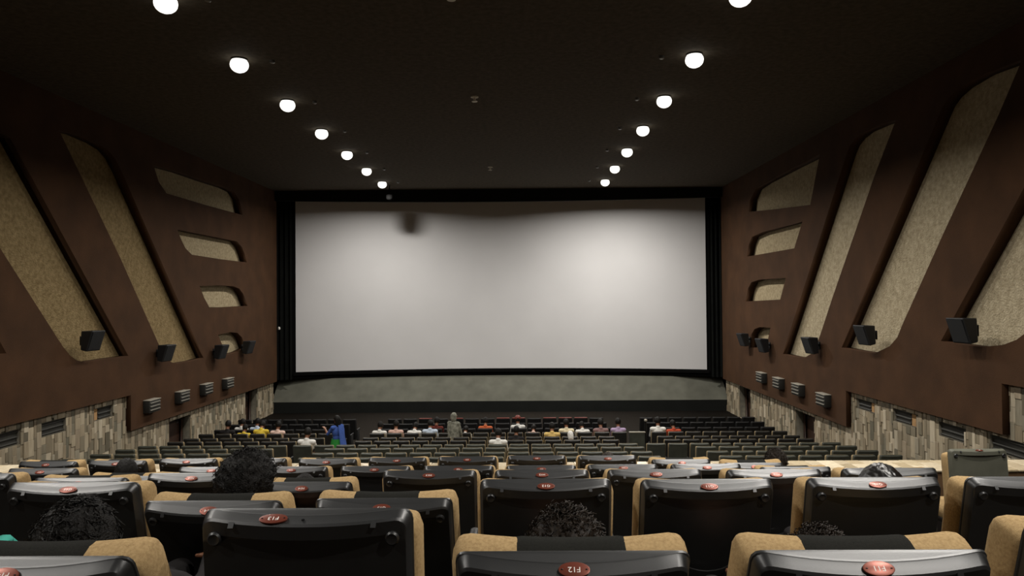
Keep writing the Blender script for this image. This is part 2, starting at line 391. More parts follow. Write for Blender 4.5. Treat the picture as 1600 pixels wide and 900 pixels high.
def curved(name, x0, x1, z0, z1, off, th, n=48):
    bm = bmesh.new(); a = []
    for i in range(n+1):
        x = x0+(x1-x0)*i/n; yy = sag(x)+off
        a.append([bm.verts.new(p) for p in [(x, yy, z0), (x, yy, z1), (x, yy+th, z1), (x, yy+th, z0)]])
    for p, q in zip(a, a[1:]):
        for j in range(4): bm.faces.new((p[j], q[j], q[(j+1) % 4], p[(j+1) % 4]))
    bm.faces.new(a[0]); bm.faces.new(a[-1][::-1])
    return from_bm(name, bm, 40)
scr = thing('cinema_screen', 'huge blank white curved cinema screen on the far wall', 'screen', (0, 0, 0))
obj('screen_sheet', curved('screen_sheet', SX0, SX1, SZ0, SZ1, 0, .03), 'screen', scr)
obj('masking', curved('masking_backing', SX0-.45, SX1+.45, SZ0-.3, SZ1+.3, .06, .06), 'masking', scr)
obj('frame_bar', curved('lower_bar', SX0-.1, SX1+.1, SZ0-.16, SZ0-.01, -.02, .07), 'masking', scr)

# ------------------------------------------------------------------ parapet with plank top
pa = struct('parapet_wall', box_me('parapet_wall', XL+.02, XR-.02, PARA0+.02, PARA1-.02, R(-4.1), R(PARAZ)-.03), 'parapet')
x = XL+.02; k = 0; rs = random.Random(11)
while x < XR-.05:
    w = rs.choice((.14, .17, .2)); x1 = min(x+w, XR-.02)
    cutp = PARA0+(PARA1-PARA0)*rs.choice((.3, .45, .62, .75))
    for a, b in ((PARA0, cutp), (cutp, PARA1)):
        t = .032+rs.random()*.006
        obj('plank', UNIT_B, 'plank', pa, ((x+x1)/2, (a+b)/2, R(PARAZ)-.03+t/2), None, (x1-x-.006, b-a-.006, t))
    x = x1

# ------------------------------------------------------------------ ceiling lamps
def dome(name, r, h, seg=20):
    return lathe(name, [(r*math.cos(a), -h*math.sin(a)) for a in [i*math.pi/2/7 for i in range(8)]], seg, 60)
DOME = lathe('lamp_lens', [(.18*math.sin(a), -.12-.155*math.cos(a)) for a in [i*math.pi/10 for i in range(11)]], 20, 70)
RING = lathe('lamp_trim', [(.12, 0), (.16, 0), (.16, -.02), (.15, -.03), (.12, -.03)], 24)
CAN = lathe('small_can', [(.05, 0), (.05, -.05), (.035, -.06)], 12)
ordn = ['first', 'second', 'third', 'fourth', 'fifth', 'sixth', 'seventh', 'eighth', 'ninth', 'tenth', 'eleventh', 'twelfth', 'thirteenth', 'fourteenth', 'fifteenth', 'sixteenth', 'seventeenth', 'eighteenth']
lys = [29.5-3.02*i for i in range(11)]
for side, lx in (('left', -5.5), ('right', 3.46)):
    for i, ly in enumerate(lys):
        t = thing('ceiling_lamp', 'glowing white ceiling lamp, %s from the screen in the %s row' % (ordn[i], side), 'ceiling lamp', (lx, ly, CEIL), 0, 'glowing lamps along the ceiling')
        obj('trim_ring', RING, 'lamp_trim', t); obj('lens', DOME, 'lamp', t)
        o = obj('small_unlit_spot', CAN, 'steel', t, (.62 if side == 'left' else -.62, .1, 0))
        ld = bpy.data.lights.new('lamp_light', 'AREA'); ld.shape = 'DISK'; ld.size = .26; ld.energy = LAMP_W*(.82 if side == 'left' else 1.0)*((3.1 if side == 'left' else 3.6) if i == 0 else .75 if i == 1 else 1.0); ld.color = LAMP_COL; ld.spread = math.radians(168) if i == 0 else LAMP_SPREAD
        lo = bpy.data.objects.new('lamp_light', ld); COL.objects.link(lo); lo.parent = t; lo.location = (0, 0, -.28)
SPR = lathe('sprinkler', [(.09, 0), (.09, -.02), (.03, -.035), (.03, -.1), (.07, -.11), (.07, -.12)], 16)
for i, ly in enumerate((26.48, 17.28, 11.38)):
    tag(obj('ceiling_sprinkler', SPR, 'white', None, (-1.03, ly, CEIL)), 'small pale ceiling fitting on the centre line, %s from the screen' % ordn[i], 'sprinkler', 'small ceiling fittings')

cb = thing('shadow_caster_box', 'unseen black box added by the last left lamp to shade the screen', 'shadow caster', (-5.38, 30.45, CEIL))  # added object, casts the soft dark smudge on the screen
obj('housing', lathe('housing', [(.10, -.40), (.13, -.42), (.13, -.54), (.11, -.59), (.06, -.62)], 20), 'masking', cb); obj('stem', tube('stem', [(0, 0, 0), (0, 0, -.42)], .02), 'masking', cb)
# ------------------------------------------------------------------ wall speakers, units, niche vents
def prism(name, prof_yz, x0, x1, bev=.01):
    bm = bmesh.new(); a = [bm.verts.new((x0, y, z)) for y, z in prof_yz]; b = [bm.verts.new((x1, y, z)) for y, z in prof_yz]
    n = len(a); bm.faces.new(a); bm.faces.new(b[::-1])
    for i in range(n): bm.faces.new((a[i], a[(i+1) % n], b[(i+1) % n], b[i]))
    if bev:
        bmesh.ops.recalc_face_normals(bm, faces=bm.faces)
        bmesh.ops.bevel(bm, geom=bm.edges[:], offset=bev, segments=1, affect='EDGES')
    return from_bm(name, bm, 30)
# local frame: +y points away from the wall, z up
SPK = prism('speaker_cabinet', [(.16, .25), (.46, .25), (.30, -.24), (.14, -.20)], -.24, .24, .015)
SPG = prism('speaker_grille', [(.455, .22), (.467, .22), (.315, -.215), (.303, -.215)], -.21, .21, .003)
SPB = tube('speaker_bracket', [(0, 0, .02), (0, .1, .02), (0, .2, .05)], .03)
SPP = box_me('wall_plate', -.08, .08, 0, .02, -.1, .12, .004)
def speaker(X, px, py, rz, label):
    y, z = onX(px, py, X)
    t = thing('wall_speaker', label, 'speaker', (X, y, z), rz, 'black speakers along the side walls')
    obj('cabinet', SPK, 'black_box', t); obj('grille', SPG, 'grille', t); obj('bracket', SPB, 'dark_steel', t); obj('wall_plate', SPP, 'dark_steel', t)
# louvred wall units
UB = box_me('unit_body', -.31, .31, 0, .19, -.17, .17, .008)
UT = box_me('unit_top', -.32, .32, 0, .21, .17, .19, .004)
US = box_me('slat', -.28, .28, -.02, .02, -.014, .014, .004)
def wall_unit(X, px, py, rz, label):
    y, z = onX(px, py, X)
    t = thing('louvred_wall_unit', label, 'wall unit', (X, y, z), rz, 'louvred units on the side walls')
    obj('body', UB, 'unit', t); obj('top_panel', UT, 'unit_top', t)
    for k in range(3): obj('slat', US, 'unit_slat', t, (0, .2, .1-.1*k), (-.5, 0, 0))
LR, RR = -math.pi/2, math.pi/2
for i, p in enumerate([(128, 533), (246, 552), (334, 550), (378, 543)]):
    speaker(XL, *p, LR-.12, 'black box speaker on the left brown wall, %s from the screen' % ordn[3-i])
for i, p in enumerate([(1525, 517), (1368, 524), (1280, 540), (1203, 540), (1172, 531)]):
    speaker(XR, *p, RR+.12, 'black box speaker on the right brown wall, %s from the screen' % ordn[4-i])
for i, p in enumerate([(232, 634), (280, 620), (318, 608), (352, 599)]):
    wall_unit(XL, *p, LR, 'dark louvred box low on the left brown wall, %s from the screen' % ordn[3-i])
for i, p in enumerate([(1292, 625), (1252, 609), (1221, 599), (1194, 590)]):
    wall_unit(XR, *p, RR, 'dark louvred box low on the right brown wall, %s from the screen' % ordn[3-i])
for side, X, sg, ni in (('left', XL, -1, NI_L), ('right', XR, 1, NI_R)):
    for i, (a, b, c, d) in enumerate(ni):
        t = thing('niche_vent', 'dark louvred vent in the %s stone wall, %s from the screen' % (side, ordn[len(ni)-1-i]), 'vent', (X+sg*.17, (a+b)/2, c), 0, 'dark vents set in the stone walls')
        P = lambda u, v, w: (sg*w, u-(a+b)/2, v-c)
        obj('niche_lining', extrude_outline('niche_lining', rect((a, b, c, d)), [rect((a+.015, b-.015, c+.015, d-.015))], -.02, .1, P), 'grout', t)
        m = a+(b-a)*(.26 if i >= len(ni)-2 and (side == 'right' or i == 2) else .02)
        pw = lambda u: u-(a+b)/2
        if m > a+.1: obj('side_board', box_me('side_board', *sorted((sg*.02, sg*.05)), pw(a+.015), pw(m), .015, d-c-.015), 'niche', t)
        obj('back_panel', box_me('back_panel', *sorted((sg*.03, sg*.06)), pw(max(m, a+.015)), pw(b-.015), .015, d-c-.015), 'louver', t)
        for q in range(3):
            z = (d-c)*(q+.5)/3
            obj('louver_slat', box_me('louver_slat', -.02, .02, pw(max(m, a+.015))+.02, pw(b-.015)-.02, -.006, .006), 'louver', t, (sg*.01, 0, z), (0, sg*-.6, 0))
tag(obj('wall_sensor', lathe('wall_sensor', [(.04, 0), (.05, .03), (.05, .09), (.02, .12)], 12), 'white', None, (-10.5, 32.0, onY(436, 515, 32.0)[1])), 'tiny white sensor on the dark edge left of the screen', 'sensor')

# ------------------------------------------------------------------ cinema seats of the upper block
BUL = .028
def bulge(x, y, z): return (x, y-BUL*(1-min(1, (x/.3)**2)), z)
def rrect(w, z0, z1, r, nt=10, nc=4):
    """outline in x-z: starts bottom left, up, over the top, down the right"""
    pts = [(-w, z0)]
    for i in range(1, 4): pts.append((-w, z0+(z1-r-z0)*i/4))
    for i in range(nc+1):
        a = math.pi-math.pi/2*i/nc; pts.append((-w+r+r*math.cos(a), z1-r+r*math.sin(a)))
    for i in range(1, nt): pts.append((-w+r+(2*w-2*r)*i/nt, z1))
    for i in range(nc+1):
        a = math.pi/2-math.pi/2*i/nc; pts.append((w-r+r*math.cos(a), z1-r+r*math.sin(a)))
    for i in range(3, 0, -1): pts.append((w, z0+(z1-r-z0)*i/4))
    pts.append((w, z0))
    return pts
def shell_mesh(name, w, z0, z1, r, rings, bul, nt=10, nc=4, tiny=False):
    bm = bmesh.new(); R_ = []
    for inset, dz, y in rings:
        pts = rrect(w-inset, z0, z1-dz, max(.006, r-inset*.5), nt, nc)
        row = []
        for x, z in pts:
            sagz = .012*(1-min(1, (x/w)**2)) if (z > z1-dz-.01) else 0
            row.append(bm.verts.new((x, y-bul*(1-(x/w)**2), z-sagz)))
        R_.append(row)
    for a, b in zip(R_, R_[1:]):
        for i in range(len(a)-1): bm.faces.new((a[i], b[i], b[i+1], a[i+1]))
    # back face as strips between mirrored columns
    last = R_[-1]; n = len(last)
    half = n//2
    for i in range(half-1 if n % 2 == 0 else half):
        q = [last[i], last[i+1], last[n-2-i], last[n-1-i]]
        q = list(dict.fromkeys(q))
        if len(q) >= 3: bm.faces.new(q)
    # front and bottom closing
    first = R_[0]
    for i in range(half-1 if n % 2 == 0 else half):
        q = list(dict.fromkeys([first[i], first[n-1-i], first[n-2-i], first[i+1]]))
        if len(q) >= 3: bm.faces.new(q)
    bm.faces.new([r_[0] for r_ in R_]+[r_[-1] for r_ in R_][::-1])
    return from_bm(name, bm, 24)
ZT = .62
def back_face_fix(): pass
SHELL = shell_mesh('back_shell', .28, -.14, ZT, .035, [(0, 0, .048), (0, 0, .041), (.003, .002, .038), (.010, .010, .009), (.013, .016, .003), (.014, .05, .0)], BUL)
CUSH = rgrid('back_cushion', .59, .13, .70, .045, (10, 2, 6), lambda x, y, z: bulge(x, y-.0, z), (0, .113, ZT-.35-.042))
HEADP = rgrid('headrest_panel', .345, .137, .40, .05, (8, 2, 4), lambda x, y, z: bulge(x, y, z), (0, .1135, ZT-.2-.0385))
LUMB = rgrid('lumbar_pad', .40, .05, .22, .024, (6, 1, 3), lambda x, y, z: bulge(x, y, z), (0, .19, .13))
BOSS = lathe('corner_boss', [(.019, 0), (.019, .006), (.015, .010), (.0145, .0105), (.010, .0085)], 16)
CLIP = prism('edge_clip', [(0, 0), (.012, .012), (.012, 0)], -.007, .007, 0)
bm = bmesh.new()
bm_tube(bm, [(.13*math.cos(a), -.0, .32+.09*math.sin(a)) for a in [math.pi+math.pi*i/12 for i in range(13)]], .003, 5)
GROOVE = from_bm('back_groove', bm, 60)
PLATE = lathe('plate_disc', [(.034, 0), (.034, .0035), (.0325, .005)], 28)
PRIM = lathe('plate_rim', [(.0335, .001), (.0365, .001), (.0365, .0045), (.0335, .0052)], 28)
SCREW = lathe('plate_screw', [(.0028, 0), (.0028, .0012), (.001, .002)], 8)
SEAT = rgrid('seat_cushion', .56, .52, .16, .06, (5, 5, 2), None, (0, .30, .38))
SEATP = rgrid('seat_pan', .50, .46, .06, .02, (2, 2, 1), None, (0, .28, .285))
ARM = rgrid('armrest', .05, .50, .06, .028, (1, 6, 1), lambda x, y, z: (x, y, z+.03*math.sin(y*2.2)), (0, .26, .60))
ARMP = rgrid('arm_panel', .045, .34, .56, .02, (1, 2, 3), None, (0, .24, .29))
LEG = rgrid('pedestal_leg', .06, .30, .27, .015, (1, 2, 2), None, (0, .26, .135))
FOOT = box_me('foot_plate', -.05, .05, .06, .46, 0, .015, .004)
TXT = {}
def text_mesh(s):
    if s not in TXT:
        cu = bpy.data.curves.new('seat_text', 'FONT'); cu.body = s; cu.size = .027; cu.align_x = 'CENTER'; cu.align_y = 'CENTER'; cu.extrude = .0003; cu.resolution_u = 2
        cu.space_character = .95
        ob = bpy.data.objects.new('t', cu); COL.objects.link(ob)
        dg = bpy.context.evaluated_depsgraph_get(); dg.update()
        TXT[s] = bpy.data.meshes.new_from_object(ob.evaluated_get(dg)); TXT[s].materials.clear(); TXT[s].name = 'seat_number'
        bpy.data.objects.remove(ob)
    return TXT[s]
LEDGE = math.atan2(.008, .030)     # slope of the top ledge
def cinema_seat(row, num, cx, deg, where, yaw=0, plate_dx=0, hole=False, mats=('shell', 'tan_fabric')):
    d, fz = UP[row]; th = math.radians(deg)
    y_root = d+.62*math.sin(math.radians(12)); top_d = y_root-.62*math.sin(th)
    X = onY(cx, 740, top_d)[0]
    t = thing('cinema_chair', where, 'cinema chair', (X, y_root, R(fz)), math.radians(yaw), 'numbered black-backed seats of the upper block')
    hz = (0, 0, .42); rot = (th, 0, 0)
    sh = obj('back_shell', SHELL, mats[0], t, hz, rot)
    obj('back_cushion', CUSH, mats[1], t, hz, rot); obj('headrest_panel', HEADP, 'black_fabric', t, hz, rot); obj('lumbar_pad', LUMB, 'black_fabric', t, hz, rot)
    for s in (-1, 1):
        obj('corner_boss', BOSS, 'shell', sh, (s*.232, .0005-BUL*.29, ZT-.064), (math.pi/2, 0, 0))
        obj('edge_clip', CLIP, 'shell', sh, (s*.185, -.009-BUL*.54, ZT-.030))
        if s > 0: obj('armrest', ARM, 'plastic', t, (.325, 0, 0)); obj('arm_panel', ARMP, 'plastic', t, (.325, 0, 0))
        obj('leg', LEG, 'plastic', t, (s*.2, 0, 0)); obj('foot_plate', FOOT, 'dark_steel', t, (s*.2, 0, 0))
    obj('groove', GROOVE, 'shell', sh, (0, -.0035-BUL*.93, 0))
    obj('seat_cushion', SEAT, mats[1], t); obj('seat_pan', SEATP, 'plastic', t)
    # plate on the middle of the sloping ledge
    zc = ZT-.006-.012; yc = .023-BUL
    pl = obj('number_plate', PLATE, 'plate', sh, (plate_dx, yc-.0004+(BUL*(plate_dx/.28)**2), zc+.0016), (LEDGE, 0, .05 if plate_dx else 0), (1, .52, 1))
    obj('plate_rim', PRIM, 'plate_rim', pl)
    if num: obj('seat_number', text_mesh(row+str(num)), 'print', pl, (0, 0, .0052), (0, 0, math.pi), (.8, 1.35, 1))
    for s in (-1, 1): obj('screw', SCREW, 'dark_steel', pl, (s*.0285, 0, .005))
    if hole: obj('screw_hole', SCREW, 'masking', sh, (0, yc-.001, zc+.002), (LEDGE, 0, 0), (1.6, 1.6, .6))
    return t
side_txt = {'F': 'nearest row', 'G': 'second row', 'H': 'third row', 'I': 'fourth row', 'J': 'row before the parapet'}
seats = {
 'F': [(14, 5, 27), (13, 474, 6), (12, 896, 26), (11, 1371, 26), (10, 1800, 16)],
 'G': [(15, 107, 13), (14, 326, 27), (13, 596, 26), (12, 853, 12), (11, 1108, 13), (10, 1371, 12), (9, 1624, 12)],
 'H': [(17, -58, 14), (16, 120, 20), (15, 299, 15), (14, 471, 25), (13, 670, 13), (12, 847, 13), (11, 1025, 13), (10, 1213, 14), (9, 1395, 13)],
 'I': [(17, 62, 14), (16, 186, 26), (15, 330, 13), (14, 455, 13), (13, 585, 13), (12, 716, 13), (11, 846, 13), (10, 974, 12), (9, 1105, 12), (8, 1246, 18)],
 'J': [(19, 71, 20), (18, 180, 19), (17, 291, 16), (16, 400, 16), (15, 510, 18), (14, 620, 16), (13, 730, 15), (12, 839, 13), (11, 950, 14), (10, 1066, 22), (9, 1180, 28), (6, 1530, -6)]}
SEATPOS = {}
for row, L in seats.items():
    for i, (num, cx, deg) in enumerate(L):
        lb = 'black cinema seat with red plate %s%d, %s from left in the %s' % (row, num, ordn[i], side_txt[row])
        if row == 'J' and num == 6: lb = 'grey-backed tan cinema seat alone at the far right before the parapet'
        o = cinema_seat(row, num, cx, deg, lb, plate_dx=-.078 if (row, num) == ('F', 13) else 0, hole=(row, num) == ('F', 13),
                        mats=('lit_back', 'tan_fabric') if (row, num) == ('J', 6) else ('shell', 'tan_fabric'))
        SEATPOS[(row, num)] = o.location.copy()

# ------------------------------------------------------------------ plain seats of the lower block
LSH = shell_mesh('seat_back_shell', .225, -.14, .56, .03, [(0, 0, .06), (0, 0, .02), (.012, .012, 0)], .012, 4, 3)
LCU = rgrid('seat_back_cushion', .478, .09, .64, .035, (3, 1, 3), None, (0, .078, .227))
LSE = rgrid('seat_cushion', .45, .44, .13, .05, (2, 2, 1), None, (0, .27, .38))
LAR = rgrid('armrest', .05, .40, .05, .02, (1, 2, 1), None, (0, .24, .58))
LST = rgrid('side_panel', .04, .30, .56, .015, (1, 1, 1), None, (0, .22, .28))
RTR = rgrid('top_trim', .44, .05, .03, .012, (2, 1, 1), None, (0, .03, .565))
LOWSEAT = {}
def low_seat(x, d, fz, mat, cloth, label, cat_group, pitch, trim=False):
    t = thing('theatre_chair', label, 'theatre chair', (x, d+.10, R(fz)), 0, cat_group)
    sc = (pitch/.533, 1, 1); rot = (math.radians(9), 0, 0); hz = (0, 0, .405)
    sh = obj('back_shell', LSH, mat, t, hz, rot, sc); obj('back_cushion', LCU, cloth, t, hz, rot, sc)
    obj('seat_cushion', LSE, cloth, t, None, None, sc); obj('armrest', LAR, 'plastic', t, (.25*pitch/.533, 0, 0)); obj('side_panel', LST, 'plastic', t, (.25*pitch/.533, 0, 0))
    if trim: obj('top_trim', RTR, 'red_trim', sh)
    return t
# the top of a seat at its shell is .405+.56*cos(9deg)=.96
CEN0, CEN1 = -4.57, 2.87
rowname = {'L0': 'row nearest the parapet', 'L1': 'second row from the parapet', 'L2': 'third row from the parapet', 'L3': 'fourth row from the parapet', 'L4': 'fifth row from the parapet',
           'B': 'sixth row from the parapet', 'C': 'seventh row from the parapet', 'D': 'eighth row from the parapet', 'E': 'third row from the screen', 'F': 'second row from the screen', 'G': 'row nearest the screen'}
def fill(row, x0, x1, n, block, mat, cloth, trims=()):
    d, fz = LOW[row]; p = (x1-x0)/n; w = {'grey_back': 'grey', 'dark_back': 'dark', 'unlit_back': 'black'}[mat]
    for i in range(n):
        x = x0+p*(i+.5)
        low_seat(x, d, fz-.01, mat, cloth, '%s seat, %s from left in the %s block, %s' % (w, ordn[i], block, rowname[row]), w+' seats of the lower block', p, i in trims)
        LOWSEAT.setdefault(row, []).append(x)
fill('L0', 3.98, 7.72, 7, 'right', 'grey_back', 'tan_rim')
for r_ in ('L1', 'L2', 'L3'):
    fill(r_, -9.4, -5.69, 7, 'left', 'grey_back', 'tan_rim'); fill(r_, CEN0, CEN1, 14, 'centre', 'grey_back', 'tan_rim'); fill(r_, 3.98, 7.72, 7, 'right', 'grey_back', 'tan_rim')
fill('L4', -9.4, -5.69, 7, 'left', 'grey_back', 'tan_rim'); fill('L4', -5.6, 2.87, 16, 'centre', 'grey_back', 'tan_rim'); fill('L4', 3.02, 7.78, 9, 'right', 'grey_back', 'tan_rim')
for r_ in 'BCD':
    m = 'dark_back'
    fill(r_, -9.4, -5.42, 8, 'left', m, 'tan_rim'); fill(r_, -4.42, 2.62 if r_ != 'D' else 3.1, 14 if r_ != 'D' else 15, 'centre', m, 'tan_rim'); fill(r_, 3.74, 7.72, 8, 'right', m, 'tan_rim')
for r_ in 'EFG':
    fill(r_, -9.4, -5.42, 8, 'left', 'unlit_back', 'unlit_back'); fill(r_, -4.42, 2.75, 14, 'centre', 'unlit_back', 'unlit_back', (2, 4, 7, 8, 10, 11, 12) if r_ == 'G' else ())
    fill(r_, 3.9, 7.74, 8, 'right', 'unlit_back', 'unlit_back')
# low barrier across the front aisle
bt = thing('aisle_barrier', 'low grey barrier with pale rail across the right front aisle', 'barrier', (3.42, 21.6, R(-4.82)))
obj('panel', box_me('barrier_panel', -.25, .2, -.02, .02, 0, .9), 'grey_back', bt); obj('rail', box_me('barrier_rail', -.26, .22, -.035, .035, .9, .935, .008), 'unit_top', bt)
for s in (.23,):
    obj('post', tube('barrier_post', [(s, 0, 0), (s, 0, 1.25)], .03), 'dark_steel', bt); obj('post_cap', lathe('post_cap', [(.045, 1.24), (.045, 1.28), (.02, 1.3)], 12), 'unit_top', bt, (s, 0, 0))

# ------------------------------------------------------------------ people
from mathutils import noise as mnoise
def sphere_vf(c, rad, frame=None, nu=16, nv=10):
    c = np.array(c, float); V = []; F = []
    for j in range(nv+1):
        ph = math.pi*j/nv
        for i in range(nu):
            a = 2*math.pi*i/nu
            V.append((math.sin(ph)*math.cos(a)*rad[0], math.sin(ph)*math.sin(a)*rad[1], math.cos(ph)*rad[2]))
    V = np.array(V)
    if frame is not None: V = V@np.array(frame).T
    for j in range(nv):
        for i in range(nu):
            a, b = j*nu+i, j*nu+(i+1) % nu
            F.append((a, a+nu, b+nu, b))
    return V+c, F
def cap_vf(p0, p1, r0, r1, nu=12):
    p0, p1 = np.array(p0, float), np.array(p1, float); d = p1-p0; L = np.linalg.norm(d); d = d/max(L, 1e-9)
    a = np.cross(d, (0, 0, 1) if abs(d[2]) < .9 else (1, 0, 0)); a /= np.linalg.norm(a); b = np.cross(d, a)
    V = []; F = []; n = 0
    prof = [(p0-d*r0*math.cos(t), r0*math.sin(t)) for t in [.05, .4, .8, 1.2, 1.57]]+[(p1+d*r1*math.cos(t), r1*math.sin(t)) for t in [1.57, 1.2, .8, .4, .05]]
    for c, r in prof:
        for i in range(nu):
            t = 2*math.pi*i/nu; V.append(c+(a*math.cos(t)+b*math.sin(t))*r)
    for j in range(len(prof)-1):
        for i in range(nu):
            k = (i+1) % nu; F.append((j*nu+i, j*nu+k, (j+1)*nu+k, (j+1)*nu+i))
    F.append(tuple(range(nu))[::-1]); m = (len(prof)-1)*nu; F.append(tuple(range(m, m+nu)))
    return np.array(V), F
def rotz(a):
    c, s = math.cos(a), math.sin(a); return np.array([[c, -s, 0], [s, c, 0], [0, 0, 1]])
def rotx(a):
    c, s = math.cos(a), math.sin(a); return np.array([[1, 0, 0], [0, c, -s], [0, s, c]])
def build_body(name, J, voxel):
    """J: joints. One continuous surface grown over the skeleton, coloured by what each face belongs to."""
    V = []; F = []; segs = []; n = 0
    def add(vf):
        nonlocal n
        v, f = vf; V.append(v); F.extend([tuple(q+n for q in g) for g in f]); n += len(v)
    def limb(a, b, r0, r1, lab): add(cap_vf(a, b, r0, r1)); segs.append((np.array(a, float), np.array(b, float), r0, r1, lab))
    def blob(c, r, fr, lab): add(sphere_vf(c, r, fr)); segs.append((np.array(c, float), np.array(c, float)+1e-4, min(r), min(r), lab))
    T = J['torso_frame']
    blob(J['hip'], (.165, .125, .12), T, 2)
    blob(J['waist'], (.145, .108, .15), T, 1); blob(J['chest'], (.17, .118, .19), T, 1)
    limb(J['chest'], J['neck0'], .10, .06, 1)
    limb(J['sh'][0], J['sh'][1], .065, .065, 1)
    limb(J['neck0'], J['head'], .052, .05, 0)
    H, hc = J['head_frame'], np.array(J['head'], float)
    hs = J.get('hs', 1.0); L = lambda p: hc+H@(np.array(p, float)*hs)
    blob(hc, (.076*hs, .095*hs, .112*hs), H, 0); blob(L((0, .03, -.062)), (.058*hs, .062*hs, .055*hs), H, 0)
    limb(L((0, .088, .018)), L((0, .112, -.022)), .009, .014, 0)
    for s in (-1, 1):
        blob(L((s*.078, -.005, -.012)), (.009, .02, .032), H, 0)
        blob(L((s*.032, .082, .032)), (.022, .014, .009), H, 0)
    blob(L((0, .093, -.058)), (.024, .012, .010), H, 0)
    for k in (0, 1):
        s = (-1, 1)[k]
        limb(J['sh'][k], J['el'][k], .056, .043, 1); limb(J['el'][k], J['wr'][k], .041, .028, 1 if J.get('long_sleeve') else 0)
        wr = np.array(J['wr'][k], float); hd = np.array(J['hand_dir'][k], float); hd /= np.linalg.norm(hd)
        sd = np.cross(hd, (0, 0, 1)); sd /= max(1e-6, np.linalg.norm(sd)); nn = np.cross(sd, hd)
        pc = wr+hd*.055
        add(sphere_vf(pc, (.042, .055, .017), np.stack([sd, hd, nn], 1))); segs.append((wr, pc+hd*.04, .03, .03, 0))
        for q, (off, ln) in enumerate(((-.033, .058), (-.011, .07), (.011, .066), (.033, .05))):
            b0 = pc+sd*off+hd*.042; b1 = b0+hd*ln*.55-nn*.006; b2 = b1+hd*ln*.4-nn*.018
            limb(b0, b1, .0088, .0082, 0); limb(b1, b2, .0082, .007, 0)
        th0 = pc-sd*s*.036-hd*.02; th1 = th0-sd*s*.022+hd*.03; limb(th0, th1, .011, .0095, 0); limb(th1, th1+hd*.026-nn*.006, .0095, .008, 0)
        limb(J['hj'][k], J['kn'][k], .088, .06, 2); limb(J['kn'][k], J['an'][k], .058, .038, 2)
        fd = np.array(J['foot_dir'][k], float); an = np.array(J['an'][k], float)
        limb(an+np.array((0, 0, -.03)), an+fd*.16+np.array((0, 0, -.05)), .042, .034, 3)
    me = bpy.data.meshes.new(name); me.from_pydata([tuple(p) for p in np.concatenate(V)], [], F); me.update()
    tmp = bpy.data.objects.new('body_tmp', me); COL.objects.link(tmp)
    rm = tmp.modifiers.new('r', 'REMESH'); rm.mode = 'VOXEL'; rm.voxel_size = voxel; rm.use_smooth_shade = True
    sm = tmp.modifiers.new('s', 'SMOOTH'); sm.factor = .5; sm.iterations = 2
    dg = bpy.context.evaluated_depsgraph_get(); dg.update()
    out = bpy.data.meshes.new_from_object(tmp.evaluated_get(dg)); bpy.data.objects.remove(tmp)
    out.name = name; out.materials.clear()
    for k in ('skin', 'shirt_white', 'trousers', 'shoe'): out.materials.append(M[k])
    nf = len(out.polygons); C = np.zeros(nf*3); out.polygons.foreach_get('center', C); C = C.reshape(-1, 3)
    best = np.full(nf, 1e9); lab = np.zeros(nf, np.int32)
    for a, b, r0, r1, k in segs:
        d = b-a; t = np.clip(((C-a)@d)/max(1e-12, d@d), 0, 1); q = np.linalg.norm(C-(a+t[:, None]*d), axis=1)-(r0+(r1-r0)*t)
        m = q < best; best[m] = q[m]; lab[m] = k
    out.polygons.foreach_set('material_index', lab); out.polygons.foreach_set('use_smooth', np.ones(nf, bool)); out.update()
    return out
def seated_joints(tilt, hy=.27, head_yaw=0, head_pitch=0, fwd=0):
    t = math.radians(tilt); sdir = np.array((0, -math.sin(t), math.cos(t))); hip = np.array((0, hy, .53))
    T = rotx(t); nk = hip+sdir*.50; ud = np.array((0, -math.sin(t*.25), math.cos(t*.25)))
    if fwd: ud = np.array((0, math.sin(fwd), math.cos(fwd)))
    head = nk+ud*.185
    sh = [hip+sdir*.44+np.array((s*.17, 0, 0)) for s in (-1, 1)]
    el = [sh[k]+np.array((s*.04, .14, -.22)) for k, s in enumerate((-1, 1))]
    wr = [np.array((s*.05, max(hy+.30, el[k][1]+.2), .605)) for k, s in enumerate((-1, 1))]
    return dict(hip=hip, waist=hip+sdir*.15, chest=hip+sdir*.32, neck0=nk, head=head, torso_frame=T, head_frame=rotz(math.radians(head_yaw))@rotx(math.radians(head_pitch)),
                sh=sh, el=el, wr=wr, hand_dir=[(.3, 1, -.25), (-.3, 1, -.25)],
                hj=[hip+np.array((s*.085, 0, -.01)) for s in (-1, 1)], kn=[(s*.12, hy+.40, .50) for s in (-1, 1)], an=[(s*.12, hy+.42, .10) for s in (-1, 1)], foot_dir=[(0, 1, 0)]*2)
def standing_joints(head_yaw=0, arm=0):
    hip = np.array((0, 0, .90)); nk = np.array((0, -.01, 1.40)); head = np.array((0, .01, 1.565))
    sh = [np.array((s*.16, 0, 1.35)) for s in (-1, 1)]
    el = [sh[0]+np.array((-.07, .05, -.27)), sh[1]+np.array((.07, .05, -.27))]
    wr = [el[0]+np.array((.05, .2, .02)), el[1]+np.array((-.02, .10, -.22))]
    hd = [(.1, 1, .3), (0, .35, -1)]
    if arm:
        el[0] = sh[0]+np.array((-.05, .17, -.2)); wr[0] = el[0]+np.array((.06, .2, .12)); hd[0] = (.1, 1, .6)
    return dict(hip=hip, waist=np.array((0, 0, 1.05)), chest=np.array((0, 0, 1.22)), neck0=nk, head=head, torso_frame=np.eye(3), head_frame=rotz(math.radians(head_yaw)),
                sh=sh, el=el, wr=wr, hand_dir=hd, hj=[hip+np.array((s*.085, 0, -.02)) for s in (-1, 1)],
                kn=[(s*.09, .02, .49) for s in (-1, 1)], an=[(s*.09, 0, .09) for s in (-1, 1)], foot_dir=[(0, 1, 0)]*2)
HAIRS = {}
